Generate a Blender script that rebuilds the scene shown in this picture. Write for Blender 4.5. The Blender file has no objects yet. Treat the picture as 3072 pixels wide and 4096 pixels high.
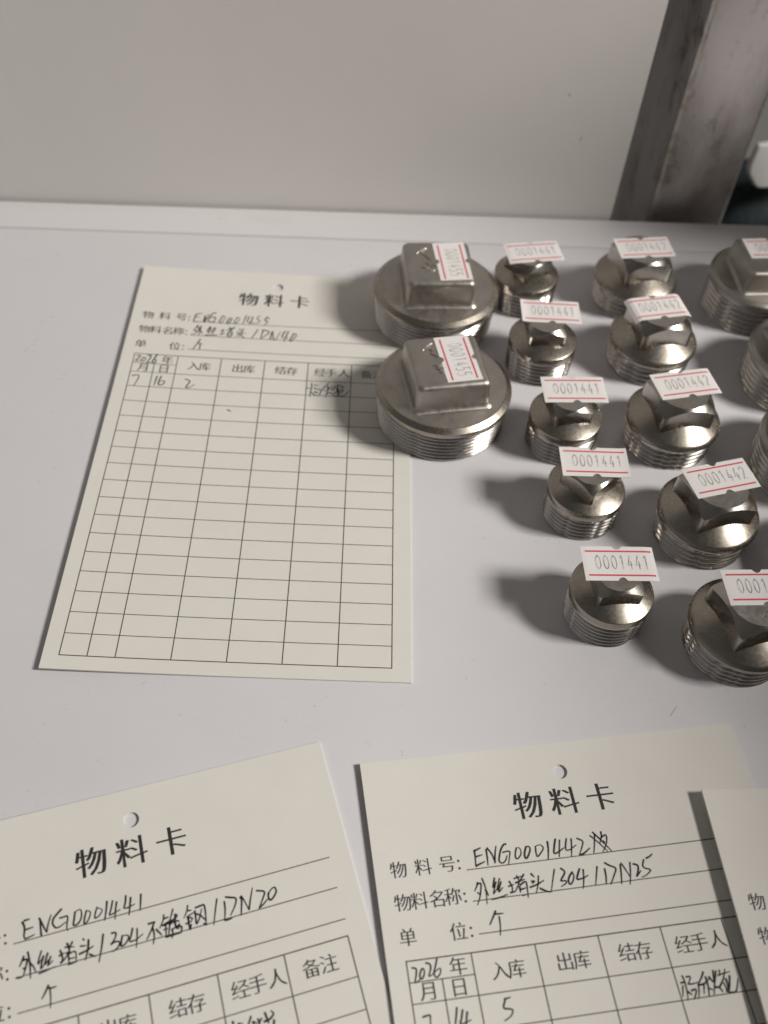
import bpy, bmesh, math, random
from mathutils import Vector, Matrix

# ------------------------------------------------------------------ camera, world, lamps, exposure
U = 0.00119                      # metres per drawing unit (one unit is 1.19 mm)
TOP = -0.8                       # height of the table top, in units
scene = bpy.context.scene
C = scene.collection
rnd = random.Random(7)

cam_d = bpy.data.cameras.new('camera')
cam = bpy.data.objects.new('camera', cam_d); C.objects.link(cam)
cam.location = (71.167*U, -229.247*U, 213.333*U)
cam.rotation_euler = (math.radians(38.464), math.radians(-2.7728), math.radians(0.6946))
cam_d.sensor_fit = 'VERTICAL'; cam_d.sensor_height = 24.0
cam_d.lens = 24.0*3891.26/4096.0
cam_d.clip_start = 0.01; cam_d.clip_end = 50
cam_d.dof.use_dof = True
cam_d.dof.focus_distance = 240*U
cam_d.dof.aperture_fstop = 7.4
scene.camera = cam

w = bpy.data.worlds.new('World'); scene.world = w; w.use_nodes = True
nt = w.node_tree; bg = nt.nodes['Background']
# a dim room: an added soft lobe of light low from the left, little from overhead
tc = nt.nodes.new('ShaderNodeTexCoord')
def lobe(direction, power, gain):
    d = nt.nodes.new('ShaderNodeVectorMath'); d.operation = 'DOT_PRODUCT'; d.inputs[1].default_value = Vector(direction).normalized()
    nt.links.new(tc.outputs['Generated'], d.inputs[0])
    mx = nt.nodes.new('ShaderNodeMath'); mx.operation = 'MAXIMUM'; mx.inputs[1].default_value = 0
    nt.links.new(d.outputs['Value'], mx.inputs[0])
    pw = nt.nodes.new('ShaderNodeMath'); pw.operation = 'POWER'; pw.inputs[1].default_value = power
    nt.links.new(mx.outputs[0], pw.inputs[0])
    ml = nt.nodes.new('ShaderNodeMath'); ml.operation = 'MULTIPLY'; ml.inputs[1].default_value = gain
    nt.links.new(pw.outputs[0], ml.inputs[0])
    return ml.outputs[0]
ad = nt.nodes.new('ShaderNodeMath'); ad.operation = 'ADD'; ad.inputs[1].default_value = 0.048
nt.links.new(lobe((-1.0, -0.42, 0.12), 2.2, 0.17), ad.inputs[0])
cm = nt.nodes.new('ShaderNodeMix'); cm.data_type = 'RGBA'; cm.blend_type = 'MULTIPLY'; cm.inputs[0].default_value = 1
cm.inputs[6].default_value = (1.0, 0.955, 0.925, 1)
nt.links.new(ad.outputs[0], cm.inputs[7]); nt.links.new(cm.outputs[2], bg.inputs['Color'])
bg.inputs['Strength'].default_value = 1.0

def area_lamp(name, target, direction, dist, size, power, color):
    d = bpy.data.lights.new(name, 'AREA'); d.shape = 'SQUARE'; d.size = size; d.energy = power; d.color = color
    o = bpy.data.objects.new(name, d); C.objects.link(o)
    v = Vector(direction).normalized()
    o.location = (Vector(target)+v*dist)*U
    o.rotation_euler = v.to_track_quat('Z', 'Y').to_euler()
    return o
area_lamp('ceiling_panel_lamp', (110, -40, 0), (1.14, -0.27, 1.0), 1900, 0.46, 58.5, (1.0, 0.955, 0.90))

scene.view_settings.view_transform = 'Standard'; scene.view_settings.look = 'None'
scene.view_settings.exposure = 0; scene.view_settings.gamma = 1

# ------------------------------------------------------------------ helpers
def tag(o, label=None, cat=None, group=None, kind=None):
    for k, v in (('label', label), ('category', cat), ('group', group), ('kind', kind)):
        if v: o[k] = v
    return o

def mesh_data(name, verts, faces, mat, smooth=False, angle=35):
    me = bpy.data.meshes.new(name)
    me.from_pydata([(x*U, y*U, z*U) for x, y, z in verts], [], faces)
    bm = bmesh.new(); bm.from_mesh(me)
    bmesh.ops.recalc_face_normals(bm, faces=bm.faces)
    bm.to_mesh(me); bm.free()
    if mat: me.materials.append(mat)
    if smooth:
        me.shade_smooth(); me.set_sharp_from_angle(angle=math.radians(angle))
    return me

def put(name, me, parent=None, loc=(0, 0, 0), rz=0.0):
    o = bpy.data.objects.new(name, me); C.objects.link(o)
    o.location = Vector(loc)*U; o.rotation_euler = (0, 0, rz)
    if parent: o.parent = parent
    return o

def empty(name, loc, rz=0.0):
    o = bpy.data.objects.new(name, None); C.objects.link(o)
    o.empty_display_size = 0.01
    o.location = Vector(loc)*U; o.rotation_euler = (0, 0, rz)
    return o

def box_vf(x0, x1, y0, y1, z0, z1):
    v = [(x0,y0,z0),(x1,y0,z0),(x1,y1,z0),(x0,y1,z0),(x0,y0,z1),(x1,y0,z1),(x1,y1,z1),(x0,y1,z1)]
    f = [(0,3,2,1),(4,5,6,7),(0,1,5,4),(1,2,6,5),(2,3,7,6),(3,0,4,7)]
    return v, f

def bevel(o, width, seg=3):
    b = o.modifiers.new('bevel', 'BEVEL'); b.width = width*U; b.segments = seg; b.limit_method = 'ANGLE'
    o.data.shade_smooth()
    return o

def lathe(profile, n=96):
    v, f = [], []
    for r, z in profile:
        for i in range(n):
            a = 2*math.pi*i/n; v.append((r*math.cos(a), r*math.sin(a), z))
    for j in range(len(profile)-1):
        for i in range(n):
            k = (i+1) % n
            f.append((j*n+i, j*n+k, (j+1)*n+k, (j+1)*n+i))
    return v, f

# ------------------------------------------------------------------ materials
def mat(name, color, rough=0.5, metal=0.0, spec=0.5, aniso=0.0):
    m = bpy.data.materials.new(name); m.use_nodes = True
    b = m.node_tree.nodes['Principled BSDF']
    b.inputs['Base Color'].default_value = (*color, 1); b.inputs['Roughness'].default_value = rough
    b.inputs['Metallic'].default_value = metal; b.inputs['Specular IOR Level'].default_value = spec
    b.inputs['Anisotropic'].default_value = aniso
    return m, m.node_tree, b

def noise(t, scale, detail=4, rough=0.55, stretch=(1, 1, 1), coord='Object', off=(0, 0, 0)):
    tc = t.nodes.new('ShaderNodeTexCoord'); mpn = t.nodes.new('ShaderNodeMapping'); n = t.nodes.new('ShaderNodeTexNoise')
    mpn.inputs['Scale'].default_value = stretch; mpn.inputs['Location'].default_value = off
    n.inputs['Scale'].default_value = scale; n.inputs['Detail'].default_value = detail; n.inputs['Roughness'].default_value = rough
    t.links.new(tc.outputs[coord], mpn.inputs[0]); t.links.new(mpn.outputs[0], n.inputs['Vector'])
    return n.outputs['Fac']

def ramp(t, fac, stops):
    r = t.nodes.new('ShaderNodeValToRGB'); el = r.color_ramp.elements
    while len(el) < len(stops): el.new(0.5)
    for x, (p, c) in zip(el, stops):
        x.position = p; x.color = (*c, 1)
    t.links.new(fac, r.inputs[0]); return r.outputs[0]

def rng(t, fac, a, b, lo=0.3, hi=0.7):
    r = t.nodes.new('ShaderNodeMapRange'); r.inputs['From Min'].default_value = lo; r.inputs['From Max'].default_value = hi
    r.inputs['To Min'].default_value = a; r.inputs['To Max'].default_value = b
    t.links.new(fac, r.inputs['Value']); return r.outputs[0]

def mixc(t, fac, a, b, kind='MIX'):
    n = t.nodes.new('ShaderNodeMix'); n.data_type = 'RGBA'; n.blend_type = kind
    for s, i in ((fac, 0), (a, 6), (b, 7)):
        if isinstance(s, (int, float)): n.inputs[i].default_value = s
        elif isinstance(s, tuple): n.inputs[i].default_value = (*s, 1)
        else: t.links.new(s, n.inputs[i])
    return n.outputs[2]

def bump(t, b, fac, dist, strength=1.0):
    n = t.nodes.new('ShaderNodeBump'); n.inputs['Distance'].default_value = dist; n.inputs['Strength'].default_value = strength
    t.links.new(fac, n.inputs['Height']); t.links.new(n.outputs[0], b.inputs['Normal']); return n

# turned steel: grain runs round the axis, so highlights draw out along the radius
M_TURN, t, b = mat('turned_steel', (0.52, 0.485, 0.44), 0.33, 1, aniso=0.4)
tg = t.nodes.new('ShaderNodeTangent'); tg.direction_type = 'RADIAL'; tg.axis = 'Z'
t.links.new(tg.outputs[0], b.inputs['Tangent'])
t.links.new(rng(t, noise(t, 900, 3, 0.6), 0.25, 0.31), b.inputs['Roughness'])
t.links.new(ramp(t, noise(t, 320, 5, 0.65), [(0.3, (0.335, 0.303, 0.26)), (0.7, (0.385, 0.352, 0.303))]), b.inputs['Base Color'])
bump(t, b, noise(t, 1500, 2, 0.5), 0.00001, 0.14)

M_THREAD, t, b = mat('thread_steel', (0.55, 0.52, 0.49), 0.3, 1)
t.links.new(rng(t, noise(t, 300, 3, 0.5, (1, 1, 3)), 0.17, 0.26), b.inputs['Roughness'])
t.links.new(ramp(t, noise(t, 260, 4, 0.6), [(0.3, (0.46, 0.43, 0.41)), (0.7, (0.56, 0.53, 0.50))]), b.inputs['Base Color'])

M_CAST, t, b = mat('blasted_cast_steel', (0.5, 0.475, 0.445), 0.5, 1)
t.links.new(rng(t, noise(t, 500, 4), 0.38, 0.52), b.inputs['Roughness'])
t.links.new(ramp(t, noise(t, 130, 6, 0.7), [(0.25, (0.34, 0.318, 0.293)), (0.5, (0.43, 0.403, 0.372)), (0.75, (0.48, 0.452, 0.42))]), b.inputs['Base Color'])
bump(t, b, noise(t, 2100, 3, 0.65), 0.00006, 0.6)

M_HEAD, t, b = mat('milled_head_steel', (0.45, 0.42, 0.38), 0.34, 1)
t.links.new(rng(t, noise(t, 400, 3, 0.5), 0.18, 0.28), b.inputs['Roughness'])
bump(t, b, noise(t, 900, 3, 0.5, (1, 1, 0.3)), 0.00002, 0.35)

M_TABLE, t, b = mat('white_laminate', (0.675, 0.665, 0.688), 0.3, 0, 0.5)
sm = noise(t, 9, 6, 0.6); sp2 = noise(t, 420, 2, 0.5)
c0 = mixc(t, rng(t, sm, 0.0, 1.0, 0.35, 0.7), (0.65, 0.641, 0.664), (0.70, 0.689, 0.712))
c1 = mixc(t, rng(t, sp2, 0.0, 0.4, 0.72, 0.79), c0, (0.30, 0.28, 0.27))
t.links.new(c1, b.inputs['Base Color'])
t.links.new(rng(t, noise(t, 16, 5, 0.6), 0.24, 0.38), b.inputs['Roughness'])
bump(t, b, noise(t, 60, 4, 0.5), 0.00006, 0.25)

M_STRIP, t, b = mat('white_edge_laminate', (0.66, 0.648, 0.65), 0.36, 0, 0.5)
st = noise(t, 55, 5, 0.7, (0.35, 1, 1))
t.links.new(mixc(t, rng(t, st, 0.0, 0.3, 0.58, 0.78), (0.665, 0.655, 0.662), (0.46, 0.445, 0.435)), b.inputs['Base Color'])

M_WALL, t, b = mat('painted_wall', (0.66, 0.64, 0.605), 0.62, 0, 0.3)
wn = noise(t, 45, 6, 0.62); wb = noise(t, 7, 4, 0.5)
t.links.new(mixc(t, rng(t, wb, 0.0, 1.0), (0.70, 0.68, 0.655), (0.745, 0.725, 0.70)), b.inputs['Base Color'])
bump(t, b, wn, 0.0005, 0.3)

M_FAR, t, b = mat('far_wall_paint', (0.21, 0.2, 0.205), 0.7)
M_FLOOR, t, b = mat('dark_floor', (0.16, 0.155, 0.15), 0.6)

M_CARD, t, b = mat('cream_card', (0.73, 0.70, 0.63), 0.5, 0, 0.35)
t.links.new(mixc(t, rng(t, noise(t, 60, 6, 0.65), 0.0, 1.0), (0.71, 0.688, 0.64), (0.74, 0.718, 0.675)), b.inputs['Base Color'])
bump(t, b, noise(t, 1500, 3, 0.6), 0.00002, 0.3)
M_PRINT, t, b = mat('printed_black', (0.035, 0.034, 0.034), 0.55, 0, 0.3)
M_RULE, t, b = mat('printed_rule', (0.075, 0.07, 0.062), 0.55, 0, 0.3)
M_PEN, t, b = mat('pen_ink', (0.022, 0.022, 0.025), 0.4, 0, 0.4)
t.links.new(mixc(t, rng(t, noise(t, 500, 3, 0.6), 0.0, 0.35, 0.5, 0.75), (0.02, 0.02, 0.023), (0.16, 0.155, 0.15)), b.inputs['Base Color'])
M_STICK, t, b = mat('sticker_paper', (0.79, 0.765, 0.755), 0.5, 0, 0.35)
M_RED, t, b = mat('sticker_red', (0.62, 0.095, 0.135), 0.5, 0, 0.3)
M_DIGIT, t, b = mat('faded_stamp_ink', (0.3, 0.29, 0.29), 0.55, 0, 0.3)
t.links.new(mixc(t, rng(t, noise(t, 330, 3, 0.6), 0.0, 0.9, 0.38, 0.68), (0.26, 0.25, 0.25), (0.70, 0.68, 0.67)), b.inputs['Base Color'])

M_POST, t, b = mat('stainless_post', (0.55, 0.52, 0.50), 0.4, 0.85)
pn = noise(t, 22, 7, 0.7, (1, 1, 0.45)); pm = noise(t, 80, 6, 0.7, (1, 1, 0.6))
pc = mixc(t, rng(t, pn, 0.0, 1.0, 0.45, 0.68), (0.66, 0.63, 0.615), (0.42, 0.385, 0.35))
pc = mixc(t, rng(t, pm, 0.0, 0.75, 0.54, 0.66), pc, (0.24, 0.205, 0.17))
t.links.new(pc, b.inputs['Base Color'])
t.links.new(rng(t, pn, 0.32, 0.5), b.inputs['Roughness'])
M_BAG, t, b = mat('dark_teal_fabric', (0.007, 0.016, 0.019), 0.8)
bump(t, b, noise(t, 30, 5, 0.6), 0.006, 0.7)
M_CASE, t, b = mat('white_plastic', (0.88, 0.87, 0.84), 0.4)
M_MARK, t, b = mat('scuff_grey', (0.47, 0.45, 0.435), 0.6)

# ------------------------------------------------------------------ setting: table, wall, post, what stands beyond
SL = math.tan(math.radians(1.64))
def back_edge(x): return 81.2 + x*SL
def crease(x): return 65.0 + x*0.022
def slab(name, pts, z0, z1, m, parent):
    n = len(pts)
    v = [(x, y, z0) for x, y in pts]+[(x, y, z1) for x, y in pts]
    f = [tuple(reversed(range(n))), tuple(range(n, 2*n))]+[(i, (i+1) % n, n+(i+1) % n, n+i) for i in range(n)]
    return put(name, mesh_data(name, v, f, m), parent)
table = empty('table', (70, -100, -30))
tag(table, 'white glossy tabletop that carries the paper cards and steel plugs', 'table')
def rel(pts): return [(x-70, y+100) for x, y in pts]
ttop = slab('tabletop', rel([(-420, -420), (520, -420), (520, crease(520)-0.3), (-420, crease(-420)-0.3)]), 30+TOP-16, 30+TOP, M_TABLE, table)
bevel(ttop, 0.5)
strip = slab('edge_strip', rel([(-420, crease(-420)+0.3), (520, crease(520)+0.3), (520, back_edge(520)), (-420, back_edge(-420))]), 30+TOP-16, 30+TOP+0.12, M_STRIP, table)
bevel(strip, 0.8, 4)

def ribbon(points, width, z, taper=True, closed=False):
    """one pen or pencil stroke: a smoothed line of small quads, narrowing at its end"""
    P = [Vector(p) for p in points]
    if len(P) > 2:
        Q = []
        for i in range(len(P)-1):
            p0 = P[max(i-1, 0)]; p1 = P[i]; p2 = P[i+1]; p3 = P[min(i+2, len(P)-1)]
            for k in range(4):
                s = k/4
                Q.append(0.5*((2*p1)+(p2-p0)*s+(2*p0-5*p1+4*p2-p3)*s*s+(3*p1-p0-3*p2+p3)*s**3))
        Q.append(P[-1])
    else:
        Q = [P[0].lerp(P[1], k/4) for k in range(5)]
    n = len(Q); v = []; f = []
    for i, q in enumerate(Q):
        d = (Q[min(i+1, n-1)]-Q[max(i-1, 0)])
        d = d.normalized() if d.length > 1e-9 else Vector((1, 0))
        s = i/(n-1)
        wd = width*(1.08-0.5*s*s if taper else 1.0)*0.5
        if i == 0: q = q-d*width*0.3
        if i == n-1: q = q+d*width*0.3
        nrm = Vector((-d.y, d.x))
        a = q+nrm*wd; c = q-nrm*wd
        v += [(a.x, a.y, z), (c.x, c.y, z)]
        if i: f.append((2*i-2, 2*i-1, 2*i+1, 2*i))
    return v, f

def join(parts):
    v, f = [], []
    for a, b_ in parts:
        k = len(v); v += a; f += [tuple(i+k for i in q) for q in b_]
    return v, f

for pts in ([(-19.5, -126), (-16.9, -122.3)], [(150.5, -119), (152.5, -116.5)], [(17, 75.2), (20, 74.7)], [(-36, 50.2), (-34.5, 49.6)]):
    v, f = ribbon([(x-70, y+100) for x, y in pts], 0.28, 30+TOP+(0.15 if pts[0][1] > 66 else 0.02))
    put('scuff_mark', mesh_data('scuff_mark', v, f, M_MARK), table)

WX0 = 163.2                       # the wall board ends here, the post stands behind its end
v, f = box_vf(-620, 0, 0, 2.5, -160, 420)
wall = put('wall', mesh_data('wall', v, f, M_WALL), None, (WX0, back_edge(WX0)+1.2, 0), math.radians(1.64)); tag(wall, kind='structure')
for (x, z, dx, dz) in (-25.4, 46.6, 0.8, 1.1), (-18.3, 30.4, 1.0, 1.6):
    v = [(x, -0.05, z), (x+dx*0.5, -0.05, z-0.3), (x+dx, -0.05, z+dz), (x+dx*0.4, -0.05, z+dz*0.8)]
    put('scuff_mark', mesh_data('scuff_mark', v, [(0, 1, 2, 3)], M_MARK), wall)
v, f = box_vf(-500, 900, 520, 530, -160, 500)
tag(put('far_wall', mesh_data('far_wall', v, f, M_FAR)), kind='structure')
v, f = box_vf(-900, 1100, -900, 900, -166, -160)
tag(put('floor', mesh_data('floor', v, f, M_FLOOR)), kind='structure')

# square stainless tube with rounded corners
def rounded_square(h, r, k=6):
    pts = []
    for cx, cy, a0 in ((h-r, h-r, 0), (-h+r, h-r, 90), (-h+r, -h+r, 180), (h-r, -h+r, 270)):
        for i in range(k+1):
            a = math.radians(a0+90*i/k); pts.append((cx+r*math.cos(a), cy+r*math.sin(a)))
    return pts
pts = rounded_square(15.7, 2.0); n = len(pts)
zs = [-159, -60, 0, 60, 130, 300]
pts = [(x, y if y < 0 else y+14) for x, y in pts]
v = [(x, y, z) for z in zs for x, y in pts]
f = [(j*n+i, j*n+(i+1) % n, (j+1)*n+(i+1) % n, (j+1)*n+i) for j in range(len(zs)-1) for i in range(n)]
post = put('steel_post', mesh_data('steel_post', v, f, M_POST, True, 40), None, (192.2, 109.6, 0), math.radians(8))
tag(post, 'upright stained stainless steel post standing just behind the table', 'post')

# dark fabric bundle and a white plastic case before it, seen past the post
bm = bmesh.new(); bmesh.ops.create_icosphere(bm, subdivisions=5, radius=1.0)
for q in bm.verts:
    d = q.co.copy()
    k = 1+0.10*math.sin(5*d.x+1.3)*math.cos(4*d.y)+0.07*math.sin(9*d.z+3*d.x)+0.04*math.sin(17*d.y+6*d.z)
    q.co = Vector((d.x*66*k, d.y*44*k, d.z*60*k))*U
for q in bm.faces: q.smooth = True
me = bpy.data.meshes.new('fabric_bundle'); bm.to_mesh(me); bm.free(); me.materials.append(M_BAG)
tag(put('fabric_bundle', me, None, (278, 222, -124)), 'crumpled dark teal fabric bundle behind the table, right of the post', 'fabric bundle')
prof = [(-15, 9), (-15.6, -2), (-14.5, -6), (-8.5, -13), (-6, -14.6), (-2, -15.2), (30, -15.2), (30, 9)]
n = len(prof); v = [(x, y, z) for y in (-1.6, 1.6) for x, z in prof]
f = [tuple(range(n)), tuple(reversed(range(n, 2*n)))]+[(i, (i+1) % n, n+(i+1) % n, n+i) for i in range(n)]
tb = put('plastic_case', mesh_data('plastic_case', v, f, M_CASE), None, (264.5, 190, -33.0), math.radians(18)); bevel(tb, 1.0)
tag(tb, 'small white plastic case at the frame edge, standing out against dark fabric', 'case')

# two unseen cartons added right of the frame to keep the lamp off that end
M_CTN, t, b = mat('carton_board', (0.36, 0.27, 0.18), 0.75)
t.links.new(mixc(t, rng(t, noise(t, 40, 5, 0.6), 0.0, 1.0), (0.34, 0.25, 0.165), (0.39, 0.295, 0.2)), b.inputs['Base Color'])
def shade_carton(x0, x1, y0, y1, h, label):
    root = empty('shade_carton', ((x0+x1)/2, (y0+y1)/2, TOP)); tag(root, label, 'shade_carton', 'unseen cartons added to shade the right-hand end of the table')
    a, c = (x1-x0)/2, (y1-y0)/2
    v, f = box_vf(-a, a, -c, c, 0, h-0.5); put('carton_body', mesh_data('carton_body', v, f, M_CTN), root)
    for sgn in (-1, 1):
        v, f = box_vf(*sorted((sgn*0.35, sgn*a)), -c, c, h-0.45, h); put('flap', mesh_data('flap', v, f, M_CTN), root)
shade_carton(400, 480, -420, -118, 219, 'low unseen brown box added outside the frame to shade the cards')
shade_carton(400, 480, -14, 84, 250, 'tall unseen brown box added outside the frame to shade the wall near the post')

# ------------------------------------------------------------------ printed cards
HX, HY, HR = 42.2, -36.5, 1.75
X0, X1, Y0, Y1 = -4.05, 86.9, -43.75, 112.7
COLS = [0, 6.79, 13.62, 27.25, 40.96, 54.69, 68.42, 82.0]
YM, YH, PITCH = 4.13, 8.12, 6.295

_text_cache = {}
def text_shape(body, size, thin, fat):
    """outline of printed characters as flat triangles; horizontals made thinner than verticals, as in a book face"""
    key = (body, size, thin, fat)
    if key in _text_cache: return _text_cache[key]
    cu = bpy.data.curves.new('print', 'FONT'); cu.body = body; cu.size = 1.0; cu.align_x = 'CENTER'; cu.resolution_u = 3
    o = bpy.data.objects.new('print', cu); C.objects.link(o)
    bpy.context.view_layer.update()
    me = bpy.data.meshes.new_from_object(o.evaluated_get(bpy.context.evaluated_depsgraph_get()))
    bpy.data.objects.remove(o); bpy.data.curves.remove(cu)
    bm = bmesh.new(); bm.from_mesh(me); bpy.data.meshes.remove(me)
    bmesh.ops.remove_doubles(bm, verts=bm.verts, dist=1e-5)
    for q in bm.faces:
        if q.normal.z < 0: q.normal_flip()
    off = {}
    for vt in bm.verts:
        nx = Vector((0, 0))
        for ed in vt.link_edges:
            if len(ed.link_faces) == 1:
                fc = ed.link_faces[0]; a, c = ed.verts
                d = (c.co-a.co).xy
                if d.length < 1e-9: continue
                d.normalize(); nn = Vector((d.y, -d.x))
                mid = (a.co+c.co)/2; cen = fc.calc_center_median()
                if nn.dot((cen-mid).xy) > 0: nn = -nn
                nx += nn
        if nx.length > 1e-6: nx.normalize()
        off[vt] = nx
    for vt, nx in off.items():
        vt.co.x += nx.x*fat; vt.co.y -= nx.y*thin
    xs = [vt.co.x for vt in bm.verts]; ys = [vt.co.y for vt in bm.verts]
    cx = (min(xs)+max(xs))/2; cy = (min(ys)+max(ys))/2
    bm.verts.index_update()
    v = [((vt.co.x-cx)*size, (vt.co.y-cy)*size) for vt in bm.verts]
    f = [tuple(q.index for q in fc.verts) for fc in bm.faces]
    bm.free()
    _text_cache[key] = (v, f)
    return v, f

def make_card(name, pose, zr, lift, label, writing, group='printed material cards lying on the table'):
    px, py, th = pose
    def zt(x): s = max(0, 1-(x-X0)/(X1-X0)); return zr+lift*s**3.2
    xs = sorted(set([X0+(X1-X0)*i/28 for i in range(29)]+[HX-3.2, HX+3.2]))
    xs = [x for x in xs if not (HX-3.2 < x < HX+3.2)]
    ys = [Y0, HY-3.2, HY+3.2, 0, 40, 80, Y1]
    verts, faces, idx = [], [], {}
    def vi(x, y):
        k = (round(x, 4), round(y, 4))
        if k not in idx: idx[k] = len(verts); verts.append((x, -y, zt(x)))
        return idx[k]
    for i in range(len(xs)-1):
        for j in range(len(ys)-1):
            a, b_, c, d = xs[i], xs[i+1], ys[j], ys[j+1]
            if abs(a-(HX-3.2)) < 1e-6 and j == 1:
                N = 32; ring = [vi(HX+HR*math.cos(2*math.pi*k/N), HY+HR*math.sin(2*math.pi*k/N)) for k in range(N)]
                cor = [vi(b_, d), vi(a, d), vi(a, c), vi(b_, c)]           # at 45, 135, 225, 315 degrees
                for q in range(4):
                    s = 4+q*8
                    for k in range(8):
                        faces.append((cor[(q+1) % 4] if k >= 4 else cor[q], ring[(s+k) % N], ring[(s+k+1) % N]))
                    faces.append((cor[q], ring[(s+4) % N], cor[(q+1) % 4]))
                continue
            faces.append((vi(a, c), vi(b_, c), vi(b_, d), vi(a, d)))
    me = mesh_data(name, verts, faces, M_CARD)
    bm = bmesh.new(); bm.from_mesh(me)
    if sum(q.normal.z for q in bm.faces) < 0: bmesh.ops.reverse_faces(bm, faces=bm.faces)
    bm.to_mesh(me); bm.free()
    card = put(name, me, None, (px, py, 0), th)
    so = card.modifiers.new('thickness', 'SOLIDIFY'); so.thickness = 0.5*U; so.offset = -1; so.use_even_offset = True
    tag(card, label, 'card', group)
    def lay(nm, v2, f2, m, dz):
        return put(nm, mesh_data(nm, [(x, -y, zt(x)+dz) for x, y in v2], f2, m), card)
    # characters: (text, x, y, size, thin, fat)
    T = [('物', 32.8, -29.5, 6.9, .010, .024), ('料', 41.4, -29.5, 6.9, .010, .024), ('卡', 50.0, -29.5, 6.9, .010, .024)]
    L = dict(size=3.75)
    for s, x, y in (('物', 1.2, -18.6), ('料', 6.65, -18.6), ('号', 12.0, -18.55), ('物', 1.1, -11.65), ('料', 4.72, -11.65), ('名', 8.45, -11.6), ('称', 12.0, -11.65),
                    ('单', 1.1, -4.65), ('位', 11.85, -4.5), ('年', 10.5, 2.1), ('月', 3.4, 6.1), ('日', 10.0, 6.15),
                    ('入', 18.95, 4.1), ('库', 22.4, 4.15), ('出', 32.7, 4.1), ('库', 36.3, 4.2), ('结', 46.1, 4.0), ('存', 49.75, 4.1),
                    ('经', 58.6, 4.0), ('手', 62.1, 4.0), ('人', 66.1, 3.9), ('备', 73.25, 4.05), ('注', 76.9, 4.1)):
        T.append((s, x, y, 3.9, .010, .008))
    for y in (-18.15, -11.1, -4.05): T.append((':', 14.55, y, 4.6, 0, 0))
    for s, x, y, size, thin, fat in T:
        tv, tf = text_shape(s, size, thin, fat)
        lay('printed_text', [(x+a, y-b_) for a, b_ in tv], tf, M_PRINT, 0.035)
    rules = []
    def hline(xa, xb, y, wd=0.25):
        n_ = max(2, int((xb-xa)/3)); vv = []; ff = []
        for i in range(n_+1):
            x = xa+(xb-xa)*i/n_; vv += [(x, y-wd/2), (x, y+wd/2)]
            if i: ff.append((2*i-2, 2*i-1, 2*i+1, 2*i))
        rules.append((vv, ff))
    def vline(x, ya, yb, wd=0.25):
        rules.append(([(x-wd/2, ya), (x+wd/2, ya), (x+wd/2, yb), (x-wd/2, yb)], [(0, 1, 2, 3)]))
    for y in (-16.8, -10.12, -3.43):
        rules = []; hline(16.05, 82.4, y, 0.22)
        lay('underline', *join(rules), M_RULE, 0.025)
    rules = []
    yb = YH+16*PITCH
    hline(-0.12, 82.12, 0, .27); hline(0, COLS[2], YM, .22)
    for k in range(17): hline(-0.1, 82.1, YH+k*PITCH, 0.27 if k == 16 else 0.22)
    for j, x in enumerate(COLS): vline(x, (YM if j == 1 else 0), yb, 0.26)
    g = join(rules)
    # horizontals and verticals on their own levels so that no two faces share a plane
    nh = sum(len(r[0]) for r in rules[:-len(COLS)])
    vv = [(x, -y, zt(x)+(0.02 if i < nh else 0.026)) for i, (x, y) in enumerate(g[0])]
    put('ruled_lines', mesh_data('ruled_lines', vv, g[1], M_RULE), card)
    if writing:
        r_ = random.Random(len(writing)); lines = {}
        for st in writing.split(';'):
            p = [tuple(int(c)/100 for c in q.split(',')) for q in st.split()]
            mx = sum(q[0] for q in p)/len(p); my = sum(q[1] for q in p)/len(p)
            if my < -2.2: k = ('line', 0 if my < -15.6 else (1 if my < -9 else 2), int((mx-15)/3.4) if my < -9 else 0)
            else: k = ('cell', int(my > YH)+int(my > YH+2*PITCH), sum(mx > c for c in COLS))
            lines.setdefault(k, []).append(ribbon(p, r_.uniform(0.30, 0.42), 0))
        for k in sorted(lines):
            v3, f3 = join(lines[k])
            put('handwritten_text', mesh_data('handwritten_text', [(x, -y, zt(x)+0.045) for x, y, _ in v3], f3, M_PEN), card)
    return card

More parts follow.
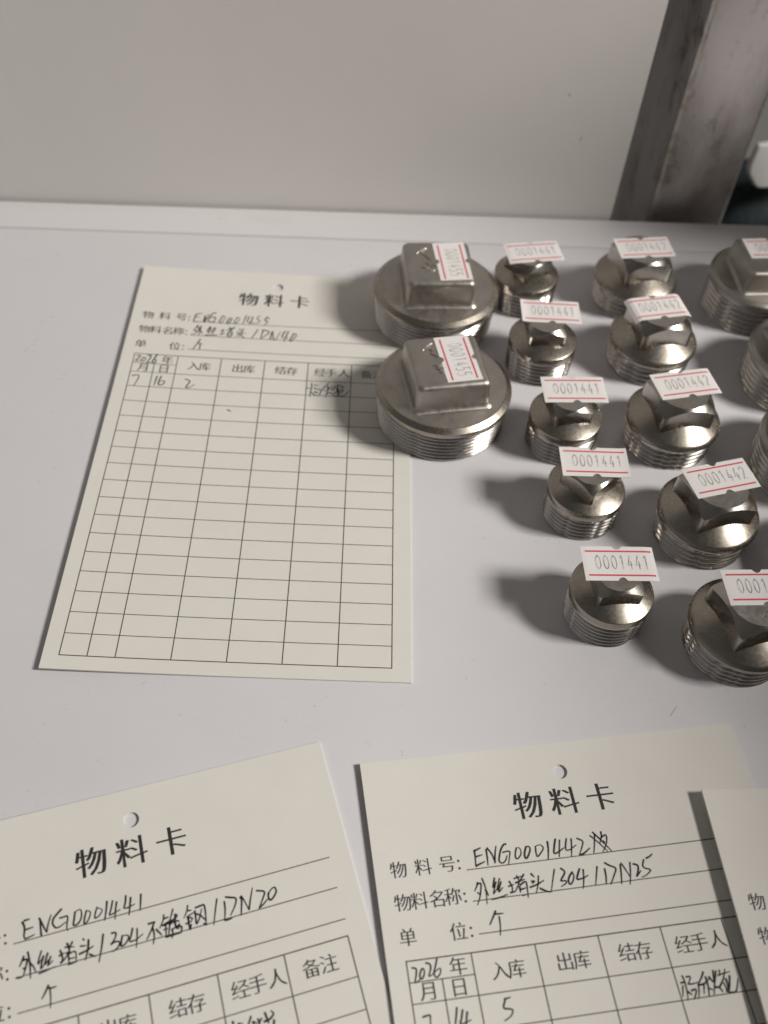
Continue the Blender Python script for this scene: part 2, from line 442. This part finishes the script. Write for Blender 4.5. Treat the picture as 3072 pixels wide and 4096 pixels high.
W1 = "1658,-2047 1624,-1837 1610,-1668;1658,-2047 1837,-2097;1643,-1876 1788,-1905;1610,-1668 1829,-1683;1940,-1672 1947,-2010;1947,-2010 1999,-1695;1975,-1693 2062,-2075;2299,-2168 2161,-2082 2077,-1756 2279,-1714;2132,-1910 2301,-1941 2259,-1675;2536,-2051 2448,-1744 2505,-1674 2622,-1944 2536,-2051;2769,-1954 2696,-1724 2751,-1672 2847,-1922 2769,-1954;3011,-2009 2928,-1740 2993,-1707 3092,-1939 3011,-2009;3297,-2123 3215,-1704;3401,-2074 3353,-1807 3553,-1783;3514,-2063 3439,-1682;3729,-2153 3658,-1978 3765,-1891 3667,-1753 3530,-1763;3982,-2095 3922,-1940 4016,-1852 3908,-1677;3982,-2095 4065,-2006;1789,-1513 1697,-1285;1779,-1401 1845,-1369 1745,-1106 1608,-1042;1678,-1247 1803,-1219;1891,-1483 1863,-1041;1866,-1297 1976,-1103;2187,-1466 2117,-1241 2198,-1173;2215,-1431 2174,-1171;2337,-1439 2262,-1250 2299,-1143;2365,-1405 2299,-1143;2079,-1055 2465,-1081;2612,-1384 2593,-1126;2536,-1306 2681,-1315;2545,-1123 2683,-1187;2818,-1509 2863,-1328;2740,-1338 2968,-1483;2964,-1519 2762,-1138;2778,-1212 2919,-1258 2893,-1056 2798,-1031 2780,-1194;2800,-1122 2907,-1148;3144,-1439 3190,-1350;3085,-1306 3141,-1237;3264,-1466 3177,-1129 3060,-1085;3072,-1195 3359,-1251;3225,-1133 3335,-1013;3731,-1461 3654,-1235 3566,-1010;3905,-1435 3856,-1029;3891,-1453 4108,-1357 3868,-1030;4163,-995 4213,-1419 4299,-968 4472,-1400;4616,-1447 4540,-1148 4736,-1143;4726,-1454 4618,-935;4917,-1357 4806,-1020 4868,-1006 5007,-1289 4917,-1357;1949,-847 1878,-645 1771,-371;1888,-663 2050,-621;1966,-615 1975,-366;83,98 202,115 75,341 217,308;308,156 250,305 335,324 377,176 308,156;423,52 529,93 445,389 555,358;710,-16 600,331 689,374 699,228 605,258;90,1005 299,992 213,1439;846,958 815,1379;975,950 932,1302 1064,1317 1103,1152 962,1184;1717,1021 1875,1104 1781,1365 1909,1358 2022,1235;3150,2235 3257,2286;5619,906 5636,1102 5608,1298 5597,1520;5461,1126 5618,1138;5608,1298 5731,1402 5843,1471;5707,978 5837,1005;5747,1164 5905,1169 6083,1213;5724,1096 5747,1164;5715,1292 5823,1299 5787,1343;5944,1180 5897,1391 5880,1448;5981,1136 6165,858;6132,1001 6132,1210 6078,1504;6133,1029 6188,1151 6270,992;6091,1366 6196,1304 6296,1353 6418,1470;6369,1000 6269,1202;6444,925 6442,1108 6499,1299 6426,1414;6495,950 6636,1026 6500,1076;6343,1309 6630,1138 6548,1296;6494,1424 6669,1400 6779,1185;6413,1109 6484,1411"
W2 = "1805,-2069 1836,-1986 1839,-1894 1822,-1779 1836,-1716;1847,-2085 1946,-2090;1839,-1894 1924,-1902 2010,-1910;1836,-1716 1931,-1730 2022,-1755;2157,-1703 2155,-1851 2150,-2037;2143,-2053 2203,-1892 2263,-1737;2268,-1740 2312,-1899 2379,-2057;2594,-2119 2487,-2036 2417,-1962 2396,-1875 2447,-1777 2528,-1773 2651,-1831;2543,-1945 2625,-1946 2702,-1943 2680,-1795 2667,-1706 2685,-1655;2858,-1988 2826,-1847 2802,-1733 2869,-1723 2949,-1794 2984,-1915 2961,-2011 2858,-1988;3087,-1957 3036,-1821 3015,-1701 3087,-1732 3143,-1829 3156,-1910 3087,-1957;3305,-1962 3256,-1853 3236,-1756 3302,-1765 3373,-1830 3398,-1889 3304,-1953;3512,-2028 3477,-1848 3424,-1661;3626,-2010 3580,-1857 3534,-1737 3623,-1750 3758,-1788;3705,-1964 3661,-1796 3632,-1626;3906,-2042 3873,-1888 3838,-1794 3945,-1792 4061,-1821;3997,-1978 3962,-1816 3920,-1634;4210,-1986 4183,-1821 4153,-1667;1791,-1386 1759,-1310 1700,-1210;1759,-1310 1849,-1306 1825,-1185 1762,-1014;1771,-1158 1800,-1129;1636,-1008 1708,-998 1762,-1014;1874,-1448 1898,-1249 1898,-1091 1893,-935;1912,-1213 1969,-1123 2003,-1008;2137,-1395 2085,-1271 2055,-1152 2172,-1289;2172,-1289 2131,-1173 2101,-1054 2192,-1134;2254,-1319 2207,-1194 2185,-1115 2293,-1212;2306,-1240 2254,-1116 2240,-1078 2341,-1145;2058,-972 2180,-989 2373,-1019;2499,-1304 2533,-1144 2504,-1056;2474,-1203 2562,-1232;2488,-1061 2573,-1111;2642,-1404 2675,-1297 2650,-1197 2528,-1081;2593,-1337 2773,-1302;2750,-1406 2675,-1297;2604,-1220 2690,-1218;2649,-1186 2649,-1005;2666,-1192 2790,-1200 2788,-1008;2668,-1095 2774,-1086;2631,-988 2787,-997;2962,-1407 2980,-1374;2900,-1277 3006,-1258;3066,-1361 3036,-1174 2968,-989;2864,-1131 3007,-1160 3142,-1209;3057,-1071 3163,-998;2221,-706 2149,-583 2080,-490;2202,-660 2279,-639 2363,-640;2242,-639 2245,-474 2224,-277;3363,-1388 3310,-1157 3225,-876;3529,-1364 3614,-1345 3584,-1243 3495,-1150;3495,-1150 3566,-1175 3656,-1159 3668,-1110;3669,-1119 3614,-1044 3504,-998;3736,-1255 3699,-1138 3693,-1053 3783,-1087 3850,-1177 3839,-1235 3736,-1255;3954,-1346 3910,-1215 3868,-1104 3987,-1102 4139,-1174;4043,-1316 4018,-1130 3980,-949;4278,-1343 4410,-1352;4400,-1346 4313,-1194 4204,-1041;4353,-1247 4363,-1088 4321,-926;4419,-1192 4510,-1051;4606,-1440 4588,-1351 4490,-1193;4589,-1360 4694,-1369;4551,-1231 4748,-1297;4612,-1260 4615,-1157 4589,-989;4566,-1143 4650,-1147;4646,-1241 4701,-1235 4649,-1018;4809,-1506 4765,-1405 4710,-1289;4588,-1230 4835,-1310 4873,-1375;4838,-1394 4814,-1241 4829,-1097;4709,-1224 4796,-1246 4817,-1138 4865,-1087;4826,-1256 4897,-1231;4718,-1100 4854,-1136 4828,-1088;4736,-1095 4728,-987 4702,-939;4863,-1134 4932,-1096 4897,-995;4589,-989 4747,-991 4896,-990;4897,-1171 4845,-1139;5115,-1496 5084,-1391 5001,-1263;5088,-1390 5167,-1382;5063,-1265 5224,-1323;5087,-1239 5084,-1109 5086,-1006;5088,-1248 5168,-1216 5129,-1152;5023,-1135 5120,-1155;5086,-1006 5129,-1096;5242,-1347 5240,-1196 5234,-1076 5312,-1176 5384,-1345;5263,-1275 5339,-1225 5431,-1096;5266,-1406 5392,-1419 5451,-1402 5447,-1213 5424,-1004;5384,-1043 5423,-1000;5730,-1465 5661,-1254 5575,-967;5869,-1368 5856,-1199 5808,-996;5914,-1452 6017,-1413 6114,-1367 6080,-1242 5949,-1060;5808,-996 5858,-982 5964,-989;6205,-1360 6228,-1306 6158,-1001;6234,-1386 6285,-1251 6334,-1065;6338,-1064 6398,-1239 6493,-1484;6569,-1404 6722,-1342 6665,-1212 6551,-1043;6551,-1043 6638,-1085 6753,-1168;6810,-1298 6785,-1227 6805,-1139 6880,-1171 6966,-1274 6958,-1369 6882,-1356 6806,-1279;5601,936 5605,985 5596,1068;5698,1002 5777,1021;5966,943 5892,1067 5849,1140;5980,1044 6058,1098;5985,1052 5983,1093 5979,1177;6088,1023 6107,1128;6162,1032 6097,1109 6057,1200;6242,951 6263,1080 6276,1148;6195,1105 6287,1099 6365,1058 6404,1010 6367,955;6391,1129 6368,1203 6344,1282;5537,1019 5638,1029"
W3 = "1850,-2068 1845,-1944 1820,-1743;1840,-2069 1921,-2090 1998,-2120;1854,-1937 2007,-1963;1824,-1738 1916,-1771 2030,-1806;2115,-2065 2108,-1911 2090,-1729;2142,-2097 2220,-1957 2255,-1763;2254,-1758 2292,-1938 2350,-2112;2582,-2134 2522,-2121 2429,-2001 2354,-1800 2387,-1741 2448,-1739 2505,-1791 2550,-1875;2471,-1960 2626,-1966 2600,-1849 2541,-1677;2799,-2025 2747,-1911 2733,-1802 2786,-1791 2868,-1876 2880,-1975 2842,-2030;3015,-2019 2952,-1885 2943,-1781 2989,-1780 3067,-1891 3098,-1978 3067,-2022 3015,-2019;3228,-2002 3207,-1853 3224,-1776 3327,-1859 3394,-1941 3372,-2000 3317,-2027 3228,-2002;3519,-2077 3498,-1906 3442,-1683;3710,-2108 3645,-1942 3609,-1801 3713,-1820 3854,-1894;3801,-2075 3747,-1886 3704,-1709;3961,-2088 3903,-1932 3896,-1841 3984,-1840 4139,-1919;4069,-2074 4032,-1894 3976,-1685;4200,-2064 4305,-1996 4294,-1916 4172,-1715;4168,-1699 4261,-1714 4428,-1817;4624,-2115 4567,-1914 4494,-1696;4779,-2146 4766,-2043 4691,-1899;4760,-2021 4874,-2062 4855,-1922 4786,-1800 4702,-1702;4768,-1933 4806,-1906;4591,-2158 4739,-1947 4902,-1699;4510,-2091 4670,-1901 4812,-1699;4619,-2116 4719,-1994;1785,-1393 1751,-1309 1687,-1214;1763,-1341 1852,-1362 1822,-1214 1767,-1059 1696,-929;1747,-1180 1791,-1120;1896,-1461 1925,-1331 1932,-1200 1902,-924;1929,-1211 1966,-1093;2170,-1437 2097,-1233 2183,-1342;2186,-1353 2131,-1229 2081,-1105 2197,-1220;2279,-1413 2201,-1242 2177,-1179 2294,-1328;2297,-1339 2200,-1133 2310,-1217;2031,-1004 2186,-1016 2383,-1061;2476,-1327 2513,-1213 2498,-1095;2436,-1223 2556,-1251;2457,-1090 2556,-1099;2665,-1425 2693,-1300 2601,-1147 2542,-1090;2595,-1373 2762,-1401;2828,-1437 2688,-1278;2608,-1278 2814,-1328;2679,-1192 2669,-1074;2698,-1222 2836,-1276 2831,-1107 2815,-947;2687,-1126 2794,-1145;2703,-999 2808,-1013;2987,-1428 3039,-1355;2960,-1266 3028,-1263 2972,-1221;2903,-1147 3067,-1187 3232,-1254;3139,-1365 3089,-1184 3009,-1020;3114,-1099 3253,-1016 3340,-999;3523,-1457 3444,-1266 3342,-1009;3667,-1461 3737,-1387 3705,-1319 3607,-1202 3715,-1188 3701,-1133 3591,-1083;3901,-1352 3810,-1262 3769,-1167 3789,-1101 3863,-1155 3915,-1263 3901,-1352;4080,-1401 3984,-1240 3983,-1183 4107,-1196 4224,-1239;4156,-1377 4117,-1181 4052,-982;4481,-1402 4413,-1215 4339,-1010;4635,-1332 4620,-1175 4581,-1015;4672,-1458 4765,-1388 4881,-1315 4821,-1192 4680,-995;5006,-1379 4971,-1188 4921,-972;5032,-1413 5092,-1260 5147,-1094;5235,-1402 5176,-1162 5103,-942;5297,-1358 5389,-1310 5362,-1197 5295,-1082 5420,-1189;5562,-1420 5500,-1296 5541,-1232 5647,-1182 5525,-1089 5408,-1054;5623,-1442 5708,-1468 5786,-1517;2048,-754 1971,-640 1877,-505;2035,-694 2197,-690;2101,-636 2087,-453 2046,-264;100,134 178,159 169,261 121,419 217,377;295,181 243,271 243,360 298,340 342,242 327,171 295,181;396,75 473,107 481,191 419,335 516,293;639,23 584,163 531,295 577,376 666,298 667,208 558,270;170,1061 313,1041 315,1113 300,1241;876,976 825,1168 772,1330;984,1030 933,1182 899,1282 1114,1232;1070,1081 1033,1195 998,1360;1865,946 1989,929;1878,955 1816,1100 1920,1134 1988,1163 1936,1262 1786,1334;5625,992 5640,1114 5629,1296 5595,1450;5554,1121 5630,1113;5576,1179 5514,1372;5648,1299 5709,1361;5697,1024 5787,1036 5710,1151;5697,1158 5787,1170 5908,1154;5724,1290 5823,1276 5800,1355 5731,1446;6086,977 6021,1071 5920,1178;5907,1186 5880,1320 5823,1449;5920,1206 6040,1194 6175,1110;6023,1210 5968,1377;6104,1073 6097,1266 6054,1443;6175,1082 6229,1191;6108,1295 6168,1330;6302,978 6249,1194;6359,994 6264,1196 6169,1413;6234,1293 6323,1305 6364,1393;6323,1305 6459,1166 6559,983;6368,1084 6499,1059 6642,1045;6437,986 6420,1058;6443,1238 6460,1332 6440,1412;6513,1164 6513,1302 6473,1407;6613,1121 6543,1306 6485,1418;6490,1418 6600,1433 6666,1396 6769,1197"
make_card('paper_card', (0, 0, 0), -0.27, 1.1, 'cream card handwritten ENG0001455, whole and tucked under the two big plugs', W1)
make_card('paper_card', (-5.0745, -196.526, 0.29982), -0.27, 1.0, 'cream card handwritten ENG0001441 and DN20, cut off at the lower left', W2)
make_card('paper_card', (85.40, -177.216, 0.153236), -0.25, 0.72, 'cream card handwritten ENG0001442 and DN25 with a crossed out digit', W3)
make_card('paper_card', (161.06, -182.4, math.radians(4.7)), 0.35, 1.95, 'cream card with no handwriting in view, lying over the ENG0001442 card', None)

# ------------------------------------------------------------------ pipe plugs
def thread_mesh(name, r_bot, r_top, z0, z1, pitch, depth, seed):
    """tapered male thread: a fine grid whose radius follows a helix of V ridges, slightly dented"""
    NT = 128; per = 12; nz = int((z1-z0)/pitch*per)+1
    r0 = random.Random(seed)
    dents = [(r0.uniform(0, 2*math.pi), r0.uniform(z0, z1), r0.uniform(0.04, 0.10)) for _ in range(7)]
    v, f = [], []
    for j in range(nz+1):
        z = z0+(z1-z0)*j/nz
        for i in range(NT):
            a = 2*math.pi*i/NT
            ph = (z/pitch-i/NT) % 1.0
            tri = 1-abs(2*ph-1)
            tri = min(max((tri-0.08)/0.84, 0), 0.94)
            fade = min(1, (z1-z)/(pitch*0.7), (z-z0+0.25)/(pitch*0.6))
            r = r_bot+(r_top-r_bot)*(z-z0)/(z1-z0)-depth*(1-tri)*max(fade, 0)-depth*0.15*(1-max(fade, 0))
            for da, dzz, s in dents:
                dd = ((a-da+math.pi) % (2*math.pi)-math.pi)
                r -= 0.35*depth*math.exp(-(dd/s)**2)
            v.append((r*math.cos(a), r*math.sin(a), z))
    for j in range(nz):
        for i in range(NT):
            k = (i+1) % NT
            f.append((j*NT+i, j*NT+k, (j+1)*NT+k, (j+1)*NT+i))
    # flat foot
    b0 = len(v); v.append((0, 0, z0))
    for i in range(NT): f.append((b0, (i+1) % NT, i))
    return mesh_data(name, v, f, M_THREAD, True, 50)

def turned_head(name, half, z0, ztop, rc, slope, corner):
    """square wrench head whose top corners are turned off by a cone; CORNER rounds the vertical edges"""
    NT = 96; v, f = [], []
    for i in range(NT):
        a = 2*math.pi*i/NT
        m_ = (a+math.pi/4) % (math.pi/2)-math.pi/4
        rh = min(half/math.cos(m_), corner)
        zt = ztop-max(rh-rc, 0)*slope
        v += [(rh*math.cos(a), rh*math.sin(a), z0), (rh*math.cos(a), rh*math.sin(a), zt), (min(rc, rh-0.02)*math.cos(a), min(rc, rh-0.02)*math.sin(a), ztop)]
    for i in range(NT):
        k = (i+1) % NT
        f += [(3*i, 3*k, 3*k+1, 3*i+1), (3*i+1, 3*k+1, 3*k+2, 3*i+2)]
    c = len(v); v.append((0, 0, ztop))
    for i in range(NT): f.append((c, 3*i+2, 3*((i+1) % NT)+2))
    me = mesh_data(name, v, f, M_HEAD, True, 24)
    me.materials.append(M_CAST)                      # the end face is left as cast
    for q in list(me.polygons)[-NT:]: q.material_index = 1
    return me

def cast_head(name, half, z0, ztop):
    """cast square head: rounded corners, rolled top edge, fillet at the foot"""
    rings = [(half+1.5, z0-0.4), (half+0.9, z0+0.1), (half+0.45, z0+0.7), (half+0.25, z0+1.6), (half-0.05, ztop-1.5), (half-0.2, ztop-0.8), (half-0.6, ztop-0.25), (half-1.25, ztop)]
    v, f = [], []
    K = None
    for h, z in rings:
        p = rounded_square(h, 1.7 if h > half-1 else 1.3); K = len(p)
        v += [(x, y, z) for x, y in p]
    for j in range(len(rings)-1):
        for i in range(K):
            k = (i+1) % K; f.append((j*K+i, j*K+k, (j+1)*K+k, (j+1)*K+i))
    f.append(tuple(range((len(rings)-1)*K, len(rings)*K)))
    return mesh_data(name, v, f, M_CAST, True, 50)

DIG = {'0': [[(.5, 1), (.12, .8), (.05, .5), (.12, .2), (.5, 0), (.88, .2), (.95, .5), (.88, .8), (.5, 1)]],
       '1': [[(.2, .82), (.55, 1), (.55, .5), (.55, 0)]],
       '4': [[(.62, 1), (.35, .65), (.08, .3)], [(.08, .3), (.95, .3)], [(.68, .55), (.68, 0)]],
       '2': [[(.1, .8), (.3, .98), (.7, .98), (.9, .75), (.6, .4), (.1, .02)], [(.1, .02), (.95, .02)]],
       '5': [[(.9, 1), (.2, 1)], [(.2, 1), (.12, .55)], [(.12, .55), (.5, .62), (.9, .42), (.85, .12), (.45, 0), (.08, .1)]],
       '3': [[(.1, .85), (.5, 1), (.88, .8), (.6, .55), (.9, .25), (.5, 0), (.08, .12)]]}

def sticker(parent, z, lx, ly, rz, number, bend=(0, 0), size=(18.5, 10.45)):
    """price-gun sticker: thin paper with a notch in each long edge, two red rules and a faint stamped number"""
    lw, ll = size
    def zz(x, y):
        s = max(0, abs(x)-6.9)/2.3
        return bend[0]*s*s+bend[1]*s*(1 if x > 0 else -1)
    cols = [-lw/2+lw*i/18 for i in range(19)]
    cols = sorted(set(round(c, 4) for c in cols if abs(c) > 1.4) | {-1.25, -0.72, -0.3, 0.0, 0.3, 0.72, 1.25})
    def notch(x): return 0.95 if abs(x) < 0.75 else 0.0
    v, f = [], []
    for x in cols:
        nt_ = 0.98 if abs(x) < 0.5 else (0.72 if abs(x) < 0.9 else 0.0)
        for y in (-ll/2+nt_, -ll/2+1.2, -ll/6, ll/6, ll/2-1.2, ll/2-nt_): v.append((x, y, zz(x, y)))
    for i in range(len(cols)-1):
        for j in range(5): f.append((6*i+j, 6*i+6+j, 6*i+7+j, 6*i+1+j))
    me = mesh_data('sticker', v, f, M_STICK)
    o = put('sticker', me, parent, (lx, ly, z), rz)
    so = o.modifiers.new('thickness', 'SOLIDIFY'); so.thickness = 0.11*U; so.offset = 0
    def strip(xa, xb, y, wd):
        vv, ff = [], []
        for i in range(15):
            x = xa+(xb-xa)*i/14; vv += [(x, y-wd/2, zz(x, y)+0.085), (x, y+wd/2, zz(x, y)+0.085)]
            if i: ff.append((2*i-2, 2*i-1, 2*i+1, 2*i))
        return vv, ff
    for yy in (ll*0.355, -ll*0.345):
        put('red_line', mesh_data('red_line', *strip(-lw*0.445, lw*0.465, yy, 0.5), M_RED), o)
    for k, ch in enumerate(number):
        x0 = -lw*0.325+k*2.02; y0 = -ll*0.16
        st = [ribbon([(x0+px*1.28, y0+py*4.05) for px, py in s], 0.27, 0, taper=False) for s in DIG[ch]]
        vv, ff = join(st)
        put('number_print', mesh_data('number_print', [(x, y, zz(x, y)+0.09) for x, y, _ in vv], ff, M_DIGIT), o)
    return o

def cast_mark(head, strokes, z):
    parts = []
    for s in strokes:
        v, f = ribbon(s, 0.55, 0, taper=False)
        # raised: outline on the face, ridge above it
        n = len(v)//2; vv = []; ff = []
        for i in range(n):
            a, c = v[2*i], v[2*i+1]; m = ((a[0]+c[0])/2, (a[1]+c[1])/2)
            hgt = 0.32 if 0 < i < n-1 else 0.1
            vv += [(a[0], a[1], z-0.05), (m[0]+(a[0]-m[0])*0.4, m[1]+(a[1]-m[1])*0.4, z+hgt), (m[0]+(c[0]-m[0])*0.4, m[1]+(c[1]-m[1])*0.4, z+hgt), (c[0], c[1], z-0.05)]
            if i:
                for q in range(3): ff.append((4*i-4+q, 4*i-3+q, 4*i+1+q, 4*i+q))
        parts.append((vv, ff))
    v, f = join(parts)
    put('cast_mark', mesh_data('cast_mark', v, f, M_CAST, True, 60), head)

# shared shapes of the four sizes
SMALL = dict(
    thread=thread_mesh('small_thread', 10.35, 10.68, 0, 9.3, 1.52, 0.8, 3),
    shoulder=mesh_data('small_shoulder', *lathe([(10.25, 9.1), (10.66, 9.35), (10.72, 11.25), (10.60, 11.55), (10.35, 11.75), (4.0, 14.1)], 128), M_TURN, True, 25),
    head=turned_head('small_head', 5.75, 11.7, 18.4, 5.25, 0.75, 7.8))
MEDIUM = dict(
    thread=thread_mesh('medium_thread', 12.95, 13.35, 0, 8.2, 1.9, 1.0, 5),
    shoulder=mesh_data('medium_shoulder', *lathe([(12.9, 8.0), (13.35, 8.25), (13.75, 8.7), (13.95, 9.3), (13.88, 9.9), (13.5, 10.5), (12.9, 10.95), (10.4, 12.5), (5.0, 15.9)], 128), M_TURN, True, 22),
    head=turned_head('medium_head', 8.1, 11.0, 20.5, 7.35, 0.74, 11.1))
LARGE = dict(
    thread=thread_mesh('large_thread', 19.45, 19.95, 0, 10.5, 1.45, 0.74, 8),
    shoulder=mesh_data('large_shoulder', *lathe([(19.7, 10.2), (20.05, 10.6), (20.2, 11.2), (20.15, 12.0), (18.6, 13.0), (17.9, 13.05), (4.0, 13.3)], 144), M_CAST, True, 22),
    rim=mesh_data('large_rim', *lathe([(20.1, 11.0), (20.26, 11.3), (20.2, 12.0), (18.7, 13.02), (18.4, 13.0)], 144), M_TURN, True, 30),
    head=cast_head('large_head', 10.9, 13.2, 22.0))
LEDGE = dict(
    thread=thread_mesh('ledge_thread', 16.85, 17.25, 0, 11.2, 1.9, 1.0, 11),
    shoulder=mesh_data('ledge_shoulder', *lathe([(16.9, 11.0), (17.35, 11.3), (17.5, 12.2), (17.3, 13.1), (16.2, 13.9), (15.3, 14.0), (4.0, 14.3)], 128), M_CAST, True, 22),
    head=cast_head('ledge_head', 9.9, 14.2, 21.6))

def plug(name, kind, x, y, zb, spin, label, group):
    root = empty(name, (x, y, zb), 0)
    tag(root, label, 'pipe plug', group)
    put('threaded_body', kind['thread'], root, (0, 0, 0), rnd.uniform(0, 6.28))
    put('shoulder', kind['shoulder'], root, (0, 0, 0), rnd.uniform(0, 6.28))
    if 'rim' in kind: put('chamfered_rim', kind['rim'], root, (0, 0, 0.03), 0)
    h = put('square_head', kind['head'], root, (0, 0, 0), math.radians(spin))
    return root, h

P = [(137.29, -90.10, 138.25, -86.42, 2.0, 6, (-0.15, -0.1), 'small steel plug 0001441 nearest the cards, with bare white table on its left'),
     (134.82, -56.10, 136.14, -52.53, 0.7, 43, (0.1, 0.1), 'small steel plug 0001441 whose square head points a corner forward under its sticker'),
     (131.98, -28.64, 133.62, -24.59, 3.0, 11, (-0.1, 0.0), 'middle one of the five small steel plugs stickered 0001441'),
     (128.23, 4.49, 129.98, 9.76, 0.1, 2, (0.1, -0.2), 'small steel plug 0001441 beside the front of the two big square plugs'),
     (125.57, 36.77, 127.19, 39.88, 10.1, 35, (-0.2, 0.1), 'small steel plug 0001441 farthest back, beside the rear big square plug')]
for x, y, lx, ly, tr, sp_, bd, lab in P:
    root, h = plug('pipe_plug', SMALL, x, y, TOP, sp_, lab, 'small steel plugs stickered 0001441')
    lx += 0.9*(71.2-lx)/196; ly += 0.9*(-229.2-ly)/196      # same sight line, on the taller head
    sticker(root, 18.54, lx-x, ly-y, math.radians(tr), '0001441', bd)

Q = [(170.09, -97.87, 171.73, -94.09, 3.2, 16, (-0.1, 0.0), 'medium steel plug nearest the cards, its sticker 0001 cut by the frame edge'),
     (168.12, -61.94, 168.68, -59.05, 16.0, 15, (-0.05, 0.06), 'medium steel plug 0001442 just behind the one cut by the frame edge'),
     (164.59, -26.10, 165.69, -23.31, 13.0, 10, (-0.1, -0.1), 'middle one of the five medium steel plugs stickered 0001442'),
     (164.26, 9.02, 163.26, 10.75, 13.0, 11, (-0.9, 0.1), 'medium steel plug whose 0001442 sticker curls down at its ends'),
     (163.35, 40.28, 163.62, 40.95, 7.7, 13, (0.1, 0.1), 'medium steel plug 0001442 farthest back, in front of the steel post')]
for i, (x, y, lx, ly, tr, sp_, bd, lab) in enumerate(Q):
    root, h = plug('pipe_plug', MEDIUM, x, y, TOP, sp_, lab, 'medium steel plugs stickered 0001442')
    sticker(root, 20.66, lx-x, ly-y, math.radians(tr), '0001442', bd)
    if i == 0: cast_mark(h, [[(0.2, -3.6), (1.8, -4.2)], [(-0.6, -4.6), (0.8, -4.9), (2.2, -5.6)], [(1.2, -3.4), (1.0, -5.6)]], 20.5)

R_ = [(96.17, -19.93, 99.29, -18.95, 11.8, 11, 'big square-headed steel plug 0001455 in front, covering the card edge'),
      (94.78, 25.51, 99.10, 26.15, 7.4, 4.5, 'big square-headed steel plug 0001455 behind its twin, near the table back edge')]
MARKS = [[[(-6.2, 5.0), (-4.9, 6.6), (-3.0, 7.6)], [(-4.4, 5.2), (-3.2, 4.6)], [(-4.2, 3.6), (-3.0, 2.4), (-2.2, 1.6)], [(-4.4, -1.6), (-3.0, -2.2), (-1.6, -1.4)], [(-4.2, -3.0), (-2.6, -3.6), (-1.2, -3.2)], [(-3.4, -4.6), (-2.0, -5.0)], [(-3.6, -1.2), (-2.6, -4.8)]],
         [[(-6.6, 4.6), (-5.2, 6.2), (-3.4, 7.0)], [(-5.4, 4.6), (-4.6, 4.2)], [(-4.4, 3.6), (-3.4, 2.4), (-2.4, 1.4)], [(-3.6, 4.6), (-3.2, 3.0)], [(-5.4, -1.0), (-5.6, -2.6), (-4.2, -3.2), (-3.2, -2.2), (-3.6, -0.8), (-5.2, -0.8)], [(-3.4, -1.6), (-2.0, -2.6), (-2.6, -4.0), (-4.2, -4.2)], [(-2.0, -1.0), (-1.2, -2.8), (-2.2, -4.6)]]]
for i, (x, y, lx, ly, tr, sp_, lab) in enumerate(R_):
    root, h = plug('pipe_plug', LARGE, x, y, -0.24, sp_, lab, 'big steel plugs stickered 0001455')
    cast_mark(h, MARKS[i], 22.0)
    sticker(root, 22.1, lx-x, ly-y, math.radians(tr-90), '0001455', (0, 0), (18.9, 10.3))

S_ = [(205.5, 38.9, 207.0, 42.6, 6, 4.5, 'steel plug cut by the frame edge, farthest back, before the dark fabric'),
      (210.6, 1.3, 214, 4, 10, 8, 'steel plug cut by the frame edge, middle one of the outer column'),
      (205.2, -36.7, 209, -33, 8, 20, 'steel plug cut by the frame edge, third from the back in the outer column'),
      (207.5, -75.5, 210, -73, 6, 12, 'steel plug of the outer column standing just outside the frame, fourth from the back'),
      (211.0, -112.5, 214, -110, 9, 10, 'steel plug of the outer column standing just outside the frame, fifth from the back')]
for x, y, lx, ly, tr, sp_, lab in S_:
    root, h = plug('pipe_plug', LEDGE, x, y, TOP, sp_, lab, 'steel plugs of the outer column at the frame edge')
    sticker(root, 21.75, lx-x, ly-y, math.radians(tr), '0001443')
